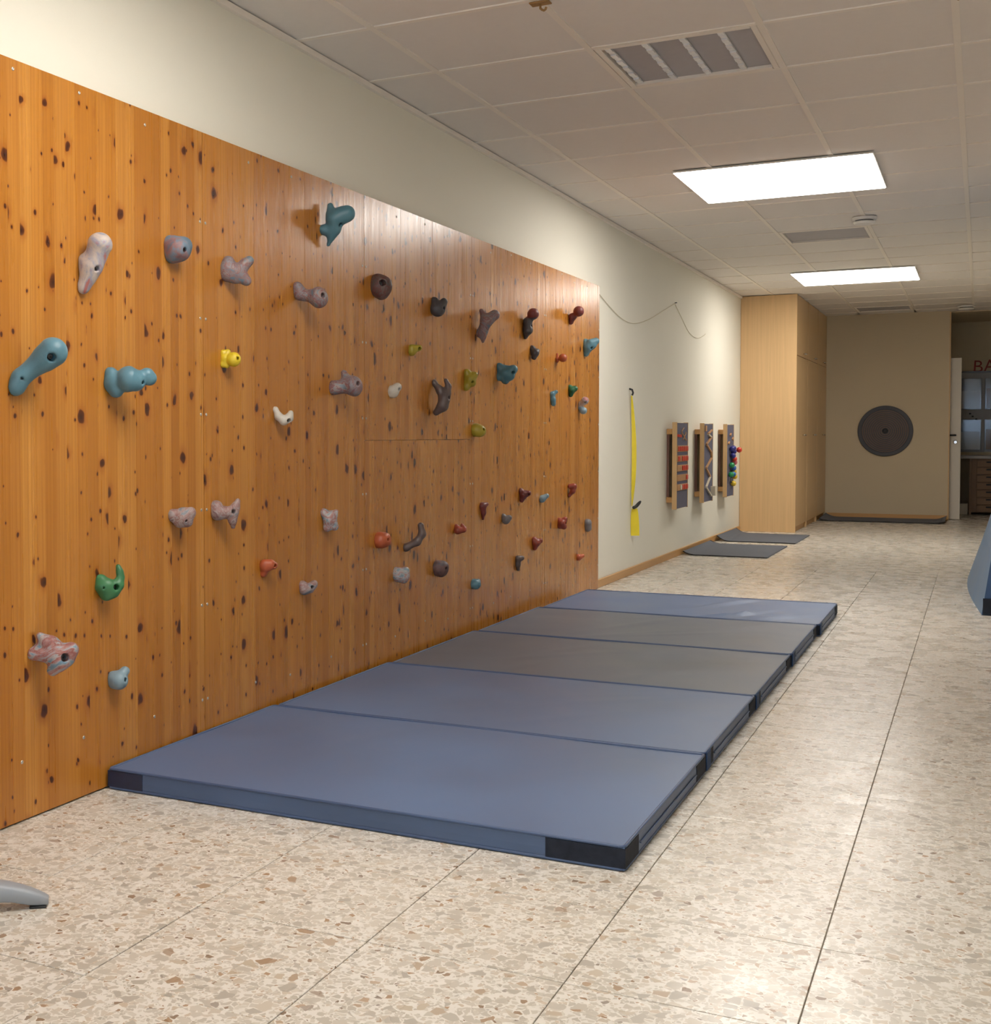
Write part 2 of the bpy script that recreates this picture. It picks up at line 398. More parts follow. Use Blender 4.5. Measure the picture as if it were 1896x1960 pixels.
struct(link('baseboard_back', box_mesh((-1.66, YB-.014, 0), (-.338, YB, .055), .003, 1), M['beech_x']), 'beech skirting board under the ringed disc wall', 'skirting')
struct(link('trim_2', box_mesh((-.338, YB-.008, 0), (-.326, YB+.108, 2.44)), M['beech']), 'thin wooden edging on the open end of the back wall', 'trim')

# ------------------------------------------------------------------ luminaires
LUM = [(-1.0, -2.4, 'square ceiling light behind the viewer'), (-1.0, 2.6, 'square ceiling light above the near end of the climbing wall'),
       (-1.0, 7.605, 'large bright square ceiling light, the nearer of the two in view'), (-1.015, 12.56, 'bright square ceiling light near the cabinets, the farther of the two in view')]
lh = box_mesh((-.502, -.512, 0), (.502, .512, .010), .002, 1, 'housing'); lh.materials.append(M['white_metal'])
ld = box_mesh((-.494, -.504, -.004), (.494, .504, -.0005), .0015, 1, 'diffuser'); ld.materials.append(M['diffuser'])
for x, y, lab in LUM:
    e = empty('ceiling_light', (x, y, H-.0105)); tag(e, lab, 'ceiling light', 'square ceiling lights')
    link('housing', lh, None, e); link('diffuser', ld, None, e)

# ------------------------------------------------------------------ ceiling grilles
def grille(k, lab, strips):
    e = empty('ceiling_grille', (-1.0025, GY0+(k+.5)*GYS, H)); tag(e, lab, 'vent', 'ceiling grilles')
    a, b = .289, .293
    for nm, lo, hi in (('frame_bar', (-a, -b, 0), (-a+.022, b, .028)), ('frame_bar', (a-.022, -b, 0), (a, b, .028)), ('frame_bar', (-a+.0225, -b, 0), (a-.0225, -b+.022, .028)), ('frame_bar', (-a+.0225, b-.022, 0), (a-.0225, b, .028))):
        link(nm, box_mesh(lo, hi, .002, 1), M['tbar'], e)
    link('back_plate', box_mesh((-a, -b, .05), (a, b, .06)), M['slat'], e)
    for j in range(10):
        y = -b+.05+j*(2*b-.1)/9
        bm = bmesh.new(); add_box(bm, (-a+.024, -.0305, -.001), (a-.024, .0305, .001)); bmesh.ops.rotate(bm, matrix=Matrix.Rotation(math.radians(-14), 3, 'X'), verts=bm.verts)
        link('louvre', bm_mesh(bm), M['slat'], e, (0, y, .021))
    if strips:
        for j in range(4):
            x = -a+.045+j*.135
            bm = bmesh.new()
            for q in range(12): add_box(bm, (x-.011, -b+.026+q*.0452, .003+.004*(q % 2)), (x+.011, -b+.026+q*.0452+.043, .0125))
            link('ribbed_strip', bm_mesh(bm), M['strip'], e)
    return e
grille(1, 'grey louvred ceiling grille with four shiny ribbed strips, nearest the viewer', True)
grille(9, 'plain grey ceiling grille between the two bright lights', False)
grille(19, 'small looking grey ceiling grille close to the back wall', False)

# smoke detectors
def detector(x, y, r, lab):
    e = empty('smoke_detector', (x, y, H)); tag(e, lab, 'detector', 'round ceiling detectors')
    bm = bmesh.new(); add_lathe(bm, [(0, 0), (r, 0), (r, -.018), (r*.93, -.02), (0, -.02)], 28); link('base', bm_mesh(bm), M['white_metal'], e)
    bm = bmesh.new(); add_lathe(bm, [(0, -.0265), (r*.8, -.0265), (r*.92, -.032), (r*.8, -.045), (r*.4, -.05), (0, -.05)], 28); link('cap', bm_mesh(bm), M['white_metal'], e)
    bm = bmesh.new(); add_lathe(bm, [(0, -.0202), (r*.75, -.0202), (r*.75, -.0263), (0, -.0263)], 24); link('vent_ring', bm_mesh(bm), M['steel'], e)
detector(-.70, 9.22, .075, 'white round smoke detector beside the plain grey grille')
detector(-.165, 16.1, .09, 'pale round detector near the dark doorway')
# small brown brackets on the ceiling grid
def bracket(x, y, lab, drop):
    e = empty('ceiling_hook', (x, y, H)); tag(e, lab, 'hook', 'brown ceiling hooks')
    link('plate', box_mesh((-.034, -.02, -.006), (.034, .02, -.0003), .002, 1), M['brown'], e)
    bm = bmesh.new()
    add_tube(bm, [(0, 0, -.006), (0, 0, -.02), (.006, 0, -.03*drop), (.012, 0, -.034*drop), (.018, 0, -.03*drop), (.02, 0, -.022*drop)], .004, 8)
    link('hook', bm_mesh(bm, smooth=True), M['brown'], e)
bracket(-1.305, 4.125, 'brown hook plate at a grid crossing near the ribbed grille', .85)
bracket(-.095, 4.66, 'small reddish brown hook at the right edge of the ceiling', 1.0)

# ------------------------------------------------------------------ climbing wall: sheets of glued pine lamellae
wall = empty('climbing_wall', (PF, 5.0, 0)); tag(wall, 'tall varnished orange pine climbing wall fixed to the cream wall', 'climbing wall')
PTOP = 1.982
seams = [1.03, 2.23, 3.43, 4.635, 5.86, 7.05, 8.215]
sm_bm = bmesh.new(); add_lathe(sm_bm, [(.0052, 0), (.0045, .0012), (.002, .0016), (.0015, .0006), (0, .0006)], 8, Matrix.Rotation(math.pi/2, 4, 'Y')); screw_me = bm_mesh(sm_bm, 'screw', True); screw_me.materials.append(M['screw'])
plank_me = {}
def sheet(ya, yb, za, zb, edges):
    s = link('wood_sheet', box_mesh((-.022, ya+.0015, za+.001), (-.0075, yb-.0015, zb-.001)), M['pine_back'], wall, (0, -5.0, 0))
    n = round((yb-ya-.003)/.046); w = (yb-ya-.003)/n
    for i in range(n):
        key = (round(w, 5), za, zb)
        if key not in plank_me:
            plank_me[key] = box_mesh((-.0075, -w/2+.00005, za+.0008), (0, w/2-.00005, zb-.0008), 0, 1, 'plank'); plank_me[key].materials.append(M['pine'])
        link('plank', plank_me[key], None, s, (random.uniform(-.0004, 0), ya+.0015+(i+.5)*w, 0), (0, 0, math.radians(random.gauss(0, .4))))
    for z in [.16+.307*k for k in range(6)]:
        if za+.03 < z < zb-.03:
            for y in edges: link('screw', screw_me, None, s, (.0003, y, z))
    zs = ([.155] if za < .1 else [])+([PTOP-.035] if zb > 1.9 else [])
    for z in zs:
        for k in range(1, 4): link('screw', screw_me, None, s, (.0003, ya+(yb-ya)*k/4+random.uniform(-.03, .03), z+random.uniform(-.012, .02)))
for ya, yb in zip(seams, seams[1:]):
    if abs(ya-4.635) < .01:
        sheet(ya, yb, .004, .992, (ya+.016, yb-.016)); sheet(ya, yb, .992, PTOP, (ya+.016, yb-.016))
    else: sheet(ya, yb, .004, PTOP, (ya+.016, yb-.016))

# ------------------------------------------------------------------ climbing holds: smooth blends of tapered capsules
def surface_nets(S, org, cell):
    inside = S < 0
    nx, ny, nz = S.shape
    acc = np.zeros((nx-1, ny-1, nz-1, 3)); cnt = np.zeros((nx-1, ny-1, nz-1))
    corners = [(i, j, k) for i in (0, 1) for j in (0, 1) for k in (0, 1)]
    def sub(c): return S[c[0]:nx-1+c[0], c[1]:ny-1+c[1], c[2]:nz-1+c[2]]
    for a in corners:
        for ax in range(3):
            if a[ax]: continue
            b = list(a); b[ax] = 1
            A, B = sub(a), sub(b); cr = (A < 0) != (B < 0)
            t = np.where(cr, A/np.where(cr, A-B, 1), 0)
            p = np.zeros(A.shape+(3,)); p[..., 0] = a[0]; p[..., 1] = a[1]; p[..., 2] = a[2]; p[..., ax] += t
            acc += p*cr[..., None]; cnt += cr
    act = cnt > 0; idx = -np.ones(act.shape, int); idx[act] = np.arange(act.sum())
    g = np.argwhere(act); V = org+(g+acc[act]/cnt[act][:, None])*cell
    Fs = []
    for ax in range(3):
        s0 = [slice(0, None)]*3; s1 = [slice(0, None)]*3; s0[ax] = slice(0, -1); s1[ax] = slice(1, None)
        a, b = inside[tuple(s0)], inside[tuple(s1)]
        u, v = (ax+1) % 3, (ax+2) % 3
        for flip, mm in ((False, a & ~b), (True, ~a & b)):
            q = np.argwhere(mm); q = q[(q[:, u] > 0) & (q[:, v] > 0) & (q[:, u] < S.shape[u]-1) & (q[:, v] < S.shape[v]-1)]
            if not len(q): continue
            du = np.zeros(3, int); du[u] = 1; dv = np.zeros(3, int); dv[v] = 1
            f = np.stack([idx[tuple((q-du-dv).T)], idx[tuple((q-dv).T)], idx[tuple(q.T)], idx[tuple((q-du).T)]], 1)
            if flip: f = f[:, ::-1]
            Fs.append(f)
    return V, np.concatenate(Fs)
bolt_bm = bmesh.new(); add_lathe(bolt_bm, [(0, .0), (1, .0), (1, .5), (.8, .7), (.5, .7), (.45, .3), (0, .3)], 12); bolt_me = bm_mesh(bolt_bm, 'bolt', False); bolt_me.materials.append(M['steel'])

def hold(label, mat, strokes, holes=(), k=.8, lift=1.0, two=None):
    """strokes: lists of (px, py, r) seen positions; depth from the wall grows with distance from the hold's wall side"""
    allb = [b for s in strokes for b in s]
    pl_ = min(b[0] for b in allb); pc = sum(b[0] for b in allb)/len(allb); pyc = sum(b[1] for b in allb)/len(allb)
    P0 = on_plane(pc, pyc, 0, PF); (q0, z0) = proj(P0); q1, _ = proj(P0+np.array([.05, 0, 0]))
    pxn = (q1[0]-q0[0])/.05; mpp = z0/F_PX
    kf = (.55+.38*min(1, pc/1150))*lift
    segs = []; pts = []
    for s in strokes:
        c = []
        for (x, y, r) in s:
            rm = r*mpp; n = rm*.45+kf*(x-pl_)/pxn
            c.append((on_plane(x, y, 0, PF+n), rm)); pts.append(c[-1])
        if len(c) == 1: c = c*2
        segs += list(zip(c, c[1:]))
    # a foot on the wall under the leftmost blob
    lb = min(pts, key=lambda p: p[0][0]); foot = lb[0].copy(); foot[0] = PF; segs.append((lb, (foot, lb[1]*1.02)))
    mr = sum(p[1] for p in pts)/len(pts); kk = mr*k
    def sdf(P):
        d = None
        for (a, ra), (b, rb) in segs:
            ba = b-a; L = ba@ba
            if L < 1e-10: t = np.zeros(P.shape[:-1])
            else: t = np.clip(((P-a)@ba)/L, 0, 1)
            q = np.linalg.norm(P-(a+t[..., None]*ba), axis=-1)-(ra+(rb-ra)*t)
            if d is None: d = q
            else:
                h = np.clip(.5+.5*(d-q)/kk, 0, 1); d = d*(1-h)+q*h-kk*h*(1-h)
        return d
    A = np.array([p[0] for p in pts]+[foot]); R = max(p[1] for p in pts)
    lo = A.min(0)-R*1.35; hi = A.max(0)+R*1.35; lo[0] = PF-.006
    cell = max((hi-lo).max()/46, .0011)
    dims = np.ceil((hi-lo)/cell).astype(int)+2
    G = np.stack(np.meshgrid(*[lo[i]+np.arange(dims[i])*cell for i in range(3)], indexing='ij'), -1)
    S = sdf(G); S = np.maximum(S, (PF-.0012)-G[..., 0])
    bolts = []
    for hx, hy, hr in holes:
        d = ray(hx, hy); d = d/np.linalg.norm(d); t0 = (P0-CAM)@d
        ts = np.linspace(t0-.35, t0+.12, 500); L = CAM+ts[:, None]*d; sv = sdf(L)
        w = np.where((sv < 0) & (L[:, 0] > PF))[0]
        if not len(w): continue
        Q = L[w[0]]; e = 1e-3
        nrm = np.array([(sdf(Q+e*np.eye(3)[i])-sdf(Q-e*np.eye(3)[i])) for i in range(3)]); nrm /= np.linalg.norm(nrm)
        ax = nrm*.5+np.array([.8, -.25, 0])-d*.25; ax /= np.linalg.norm(ax)
        rm = max(hr*mpp, .0028); dep = max(rm*2.4, .010)
        rel = G-Q; tt = rel@ax; rad = np.linalg.norm(rel-tt[..., None]*ax, axis=-1)
        cyl = np.maximum(rad-rm, np.maximum(-tt-dep, tt-.03))
        S = np.maximum(S, -cyl)
        bolts.append((Q-ax*dep, ax, rm))
    V, Fc = surface_nets(S, lo, cell)
    org = np.array([PF, P0[1], P0[2]])
    me = bpy.data.meshes.new('climbing_hold'); me.from_pydata((V-org).tolist(), [], Fc.tolist()); me.materials.append(M[mat])
    for p in me.polygons: p.use_smooth = True
    o = link('climbing_hold', me, None, None, org.tolist()); tag(o, label, 'climbing hold', 'climbing holds on the pine wall')
    for Q, ax, rm in bolts:
        b = link('bolt', bolt_me, None, o, (Q-org).tolist()); b.rotation_euler = Vector(ax).to_track_quat('Z', 'Y').to_euler(); b.scale = (rm*.72,)*3
    if two:   # a second pour of another colour over the part above a given height
        me.materials.append(M[two[0]]); zc = on_plane(pc, two[1], 0, PF)[2]-org[2]
        for p in me.polygons:
            if p.center.z < zc: p.material_index = 1
    return o

TEAL, TEALD = (.075, .205, .255), (.05, .15, .18)
M['h_teal'] = resin('hold_teal', (.098, .225, .29)); M['h_teald'] = resin('hold_deep_teal', (.07, .175, .22)); M['h_sky'] = resin('hold_light_blue', (.23, .335, .40))
M['h_yellow'] = resin('hold_yellow', (.70, .52, .025)); M['h_olive'] = resin('hold_olive', (.36, .28, .025)); M['h_green'] = resin('hold_green', (.045, .19, .075)); M['h_greend'] = resin('hold_deep_green', (.02, .12, .05))
M['h_white'] = resin('hold_offwhite', (.58, .54, .47)); M['h_red'] = resin('hold_red', (.30, .055, .03)); M['h_orange'] = resin('hold_orange_red', (.46, .10, .035)); M['h_maroon'] = resin('hold_maroon', (.17, .035, .03))
M['h_brown'] = resin('hold_brown', (.115, .082, .075)); M['h_grey'] = resin('hold_grey', (.17, .16, .165)); M['h_dark'] = resin('hold_charcoal', (.065, .06, .066))
M['h_slate'] = marble('hold_slate', [(.10, .15, .20), (.14, .20, .26), (.26, .12, .11), (.10, .12, .16)], 10)
M['h_pale'] = marble('hold_pale_marble', [(.20, .24, .34), (.44, .37, .33), (.50, .42, .37), (.46, .38, .33), (.30, .30, .36), (.40, .14, .12)], 6)
M['h_pinkblue'] = marble('hold_pink_blue_marble', [(.14, .24, .32), (.34, .34, .36), (.36, .17, .15), (.26, .08, .07), (.38, .33, .31), (.15, .25, .33)], 9)
M['h_pink'] = marble('hold_pink_marble', [(.15, .17, .20), (.34, .27, .25), (.24, .11, .10), (.37, .31, .29), (.17, .09, .09)], 13)
M['h_rose'] = marble('hold_rose_marble', [(.15, .18, .21), (.29, .23, .21), (.20, .06, .055), (.21, .22, .24), (.25, .11, .095), (.11, .17, .22)], 11)
M['h_plum'] = marble('hold_plum_marble', [(.10, .06, .06), (.17, .09, .085), (.07, .075, .09), (.20, .11, .10)], 12)
M['h_moss'] = marble('hold_moss_marble', [(.05, .062, .055), (.12, .028, .025), (.12, .10, .085), (.11, .025, .022), (.06, .07, .06), (.10, .022, .02)], 9)
M['h_frost'] = marble('hold_frost_marble', [(.16, .24, .29), (.40, .39, .40), (.30, .11, .09), (.44, .41, .40), (.18, .26, .31)], 13)

def fan(*b):
    c = (sum(q[0] for q in b)/len(b), sum(q[1] for q in b)/len(b), 1.45*sum(q[2] for q in b)/len(b))
    return [[b[i], b[j]] for i in range(len(b)) for j in range(i)]+[[c, q] for q in b]
HOLDS = [
 ('pale marbled teardrop hold with a round bulb above a tapering tail', 'h_pale', [[(191, 469, 24), (183, 492, 18), (176, 512, 17), (168, 532, 13), (159, 550, 10)], [(160, 498, 11), (166, 510, 14)]], [(186, 514, 5)]),
 ('slate blue pebble hold with a dark hole, right of the pale teardrop', 'h_slate', fan((328, 468, 12), (350, 471, 13), (331, 486, 13), (347, 483, 11)), [(354, 478, 4.5)]),
 ('large teal ladle shaped hold with a big round bolt hole, far left', 'h_teal', [[(101, 674, 28), (86, 686, 22), (62, 705, 15), (40, 723, 15), (31, 741, 13)]], [(100, 684, 8), (42, 725, 3.5)]),
 ('large teal snail shaped hold with a flat foot and round head', 'h_teal', [[(212, 716, 12), (212, 734, 14), (222, 746, 15)], [(218, 729, 17)], [(247, 726, 25), (258, 728, 21)], [(281, 719, 15), (286, 724, 14)]], [(275, 732, 4)], .3),
 ('red and blue marbled hold with two raised lobes, under the wall top', 'h_rose', [[(437, 502, 12), (434, 514, 13), (434, 524, 11), (450, 530, 11), (464, 531, 10)], [(450, 518, 13)], [(460, 522, 11), (468, 506, 9), (477, 499, 9)], [(472, 538, 9)]], []),
 ('rose marbled dumbbell hold with a small fin on its left', 'h_rose', [[(569, 550, 8), (575, 562, 11), (586, 566, 8), (607, 567, 18)], [(611, 574, 15)]], [(619, 565, 4.5)]),
 ('dark maroon and green pebble hold with a deep slot', 'h_moss', [[(722, 537, 13), (732, 545, 15), (730, 562, 12)], [(721, 550, 13)], [(733, 553, 13)]], [(733, 541, 6)]),
 ('deep teal winged hold with a rounded beak, highest on the wall', 'h_teald', [[(664, 409, 15.5), (652, 413, 15), (640, 420, 15), (640, 438, 11), (634, 452, 6.5), (628, 469, 3.5)], [(632, 394, 6), (633, 408, 9)], [(619, 440, 8), (634, 442, 10)]], [(652, 430, 4)]),
 ('bright yellow knob hold on a square foot', 'h_yellow', fan((427, 675, 5), (427, 697, 6), (436, 674, 5), (434, 698, 6))+[[(447, 688, 14)]], [(456, 686, 3.6)], .3),
 ('rose and grey marbled bird head hold with a crest', 'h_rose', [[(640, 742, 11.5), (658, 740, 11), (675, 737, 17.5)], [(658, 714, 6), (664, 728, 10)], [(678, 745, 13)]], [(686, 734, 4)]),
 ('small dark heart shaped hold, right of the mossy pebble', 'h_dark', [[(831, 576, 6), (834, 592, 10.5), (838, 596, 10)], [(849, 578, 7.5), (842, 591, 10)]], [(850, 590, 3)]),
 ('small olive yellow wedge hold in the upper middle of the wall', 'h_olive', [[(788, 667, 8), (802, 666, 6)], [(788, 673, 7)]], [(803, 667, 3)]),
 ('small off white block hold beside the bird head hold', 'h_white', [[(751, 749, 9.5), (760, 741, 8.5)], [(752, 753, 8)]], [(764, 745, 3)]),
 ('dark grey antler hold with two upright prongs', 'h_brown', [[(830, 732, 4.5), (842, 747, 7), (850, 764, 9.5), (847, 777, 10), (835, 789, 6.5)], [(853, 728, 4), (858, 740, 5), (855, 753, 7), (850, 764, 9)]], [(860, 761, 3)]),
 ('olive angular hold with pointed lower end, left of the teal shield', 'h_olive', fan((893, 713, 5), (892, 741, 5), (908, 718, 4.5), (904, 733, 5)), [(905, 731, 2.6)]),
 ('dusky rose star shaped hold with a round head and pointed tail', 'h_rose', [[(946, 603, 10), (931, 614, 11), (925, 630, 8.5), (924, 643, 6), (924, 654, 3)], [(921, 595, 4.5), (928, 610, 8)], [(916, 638, 5.5), (924, 634, 8)]], []),
 ('red ball headed hold with a dark grey tapering body', 'h_maroon', [[(1020, 601, 11)], [(1018, 606, 6), (1010, 615, 8), (1010, 632, 9), (1005, 645, 4)]], [(1018, 624, 2.4)], .35, ('h_dark', 612)),
 ('plain dark red ball headed hold near the far top corner', 'h_maroon', [[(1107, 596, 10)], [(1104, 600, 5), (1095, 607, 7), (1092, 616, 5)]], [], .35),
 ('teal hold at the far edge of the wall, curling upward', 'h_teal', [[(1140, 653, 6.5), (1130, 657, 8)]]+fan((1120, 655, 4.5), (1121, 677, 4), (1133, 660, 6.5)), [(1132, 666, 2.4)]),
 ('small dark angular hold below the dark bodied red ball hold', 'h_dark', [[(1018, 667, 5), (1024, 675, 6.5), (1022, 684, 5)], [(1029, 671, 3.5), (1024, 676, 6)]], []),
 ('small red ball hold on a thin base with a spike', 'h_orange', [[(1066, 687, 3.5), (1077, 686, 3.5)], [(1077, 685, 8)], [(1066, 678, 2), (1066, 691, 3.2)]], [], .3),
 ('dark teal shield shaped hold with a bolt hole at its tip', 'h_teald', fan((955, 702, 5), (955, 721, 5), (967, 728, 5), (982, 707, 6), (976, 720, 6)), [(982, 713, 3.2)]),
 ('small green cone hold near the far edge', 'h_greend', fan((1090, 741, 3.2), (1100, 744, 4.2), (1092, 756, 3)), []),
 ('small blue hold bent like a seven, left of the green cone', 'h_teal', [[(1064, 750, 3.5), (1056, 755, 4.5), (1058, 765, 4.8), (1059, 773, 4.5)]], []),
 ('pinkish white curled hold over a blue grey ball', 'h_pale', [[(1119, 767, 7.5), (1112, 773, 5), (1110, 779, 4.5), (1116, 786, 7)]], [(1121, 770, 2.2)], .4, ('h_sky', 779)),
 ('round olive knob hold by the horizontal panel joint', 'h_olive', [[(911, 823, 10.5), (919, 825, 11)]], [(926, 822, 2.6)]),
 ('pale pinkish shelf hold with a rounded lip, left of the forked hold', 'h_pink', [[(331, 984, 7.5), (350, 981, 8.5), (366, 978, 7.5)]]+fan((332, 988, 8), (344, 998, 9), (358, 998, 8), (364, 983, 7)), [(357, 997, 2.4)]),
 ('pink and slate forked hold with horn and tail', 'h_pink', [[(414, 970, 11), (417, 982, 13), (434, 981, 11), (446, 979, 10)], [(455, 959, 5), (450, 971, 8.5), (446, 984, 9), (445, 996, 8), (446, 1008, 4.5)]], [(447, 979, 4)], .5),
 ('knobbly red and grey marbled block hold', 'h_frost', [[(619, 980, 5.5)], [(634, 982, 5)], [(643, 979, 4.5)], [(637, 1000, 7)], [(642, 1009, 4.5)]]+fan((621, 983, 6), (626, 1010, 5.5), (640, 1008, 5), (638, 986, 6)), []),
 ('orange red lip hold with a hollow tip, lower left of centre', 'h_orange', [[(507, 1081, 10.5), (517, 1081, 9), (525, 1082, 6.5)], [(504, 1098, 5.5), (507, 1088, 9)]], [(527, 1083, 3.2)]),
 ('pale pink hook hold with an oval hole, nearest the mats on the left', 'h_pink', [[(579, 1120, 7), (582, 1129, 8.5), (592, 1126, 8.5), (600, 1119, 6.5), (602, 1116, 5)]], [(598, 1124, 3.4)]),
 ('round orange red hold with a bolt hole, left of the brown banana', 'h_orange', [[(728, 1034, 13.5)], [(738, 1029, 9), (739, 1037, 9)]], [(743, 1033, 2.8)]),
 ('long brown banana shaped hold', 'h_brown', [[(805, 1006, 6), (808, 1022, 6.5), (798, 1037, 7), (777, 1048, 6.5)]], []),
 ('small red dished hold right of the brown banana', 'h_red', [[(873, 1008, 4), (876, 1015, 7), (887, 1014, 5.5)], [(884, 1005, 3), (888, 1011, 4)]], []),
 ('red teardrop hold pointing down', 'h_maroon', [[(931, 965, 4), (923, 969, 7), (925, 981, 5), (924, 993, 1.6)]], []),
 ('small grey rounded hold between two dark red holds', 'h_grey', [[(963, 988, 4), (968, 996, 6.5), (974, 991, 5.5)]], []),
 ('dark red triangular hold above the grey rounded hold', 'h_maroon', fan((996, 939, 3.5), (998, 957, 3.5), (1011, 944, 4)), [(1012, 946, 2)]),
 ('tiny pale blue hold right of the dark red triangle', 'h_sky', [[(1037, 955, 6), (1046, 949, 4.5)]], []),
 ('small red hook hold highest in the far lower cluster', 'h_red', [[(1091, 931, 5), (1098, 931, 5), (1096, 940, 4.5), (1089, 948, 3.2)]], []),
 ('small square red hold left of the grey egg', 'h_red', fan((1070, 996, 3.5), (1081, 994, 3.5), (1071, 1007, 4), (1079, 1008, 4)), [(1083, 1001, 2)]),
 ('small grey egg shaped hold at the far lower edge', 'h_grey', [[(1124, 1001, 8), (1124, 1010, 6.5)]], []),
 ('small red drop shaped hold below the square red hold', 'h_red', fan((1022, 1034, 5), (1034, 1035, 3.5), (1023, 1049, 3.2)), []),
 ('tiny orange red hold lowest at the far edge', 'h_orange', [[(1107, 1067, 5.5), (1115, 1064, 3.5)]], []),
 ('frosty grey and red marbled boulder hold', 'h_frost', [[(760, 1096, 9), (763, 1102, 11), (772, 1108, 9)], [(776, 1092, 7.5), (777, 1101, 7)]], []),
 ('dusky plum boulder hold right of the frosty boulder', 'h_plum', [[(839, 1087, 12.5), (848, 1085, 11)], [(845, 1095, 9.5)]], [(854, 1088, 2.6)]),
 ('small teal dome hold, lowest beside the far mats', 'h_teal', [[(908, 1118, 8.5), (911, 1119, 8.5)], [(915, 1112, 4)]], []),
 ('small brown boot shaped hold with a round head', 'h_brown', [[(999, 1068, 4.5), (991, 1070, 6), (990, 1080, 5), (991, 1090, 3)]], []),
 ('green smiling hook hold with an upright finger', 'h_green', [[(193, 1110, 9), (196, 1122, 13), (204, 1136, 12), (216, 1131, 12), (226, 1120, 10)], [(206, 1122, 15)], [(226, 1118, 10), (231, 1105, 6), (229, 1094, 5.5), (226, 1084, 4.5)]], [(223, 1124, 5.5), (199, 1125, 2)]),
 ('large pink and blue marbled fish shaped hold, lower left', 'h_pinkblue', [[(63, 1252, 9), (80, 1252, 12), (104, 1255, 17), (124, 1256, 16)], [(77, 1218, 8), (98, 1232, 13), (118, 1246, 13)], [(72, 1240, 7), (84, 1232, 10)], [(136, 1244, 15)], [(101, 1283, 11), (113, 1268, 16), (130, 1262, 12)]], [(125, 1259, 8)]),
 ('light blue kettle shaped hold, lowest on the near left', 'h_sky', [[(216, 1296, 9), (216, 1308, 9)], [(228, 1303, 17)], [(230, 1294, 11), (239, 1284, 7), (242, 1284, 5)]], [(241, 1301, 4)]),
 ('small white hook hold bent like a smile', 'h_white', [[(527, 784, 4.5), (533, 797, 7), (543, 805, 8), (553, 800, 7.5), (556, 791, 5.5)]], [(553, 805, 4)]),
]
for h in HOLDS:
    hold(h[0], h[1], h[2], h[3], k=(h[4] if len(h) > 4 and h[4] else .8), two=h[5] if len(h) > 5 else None)

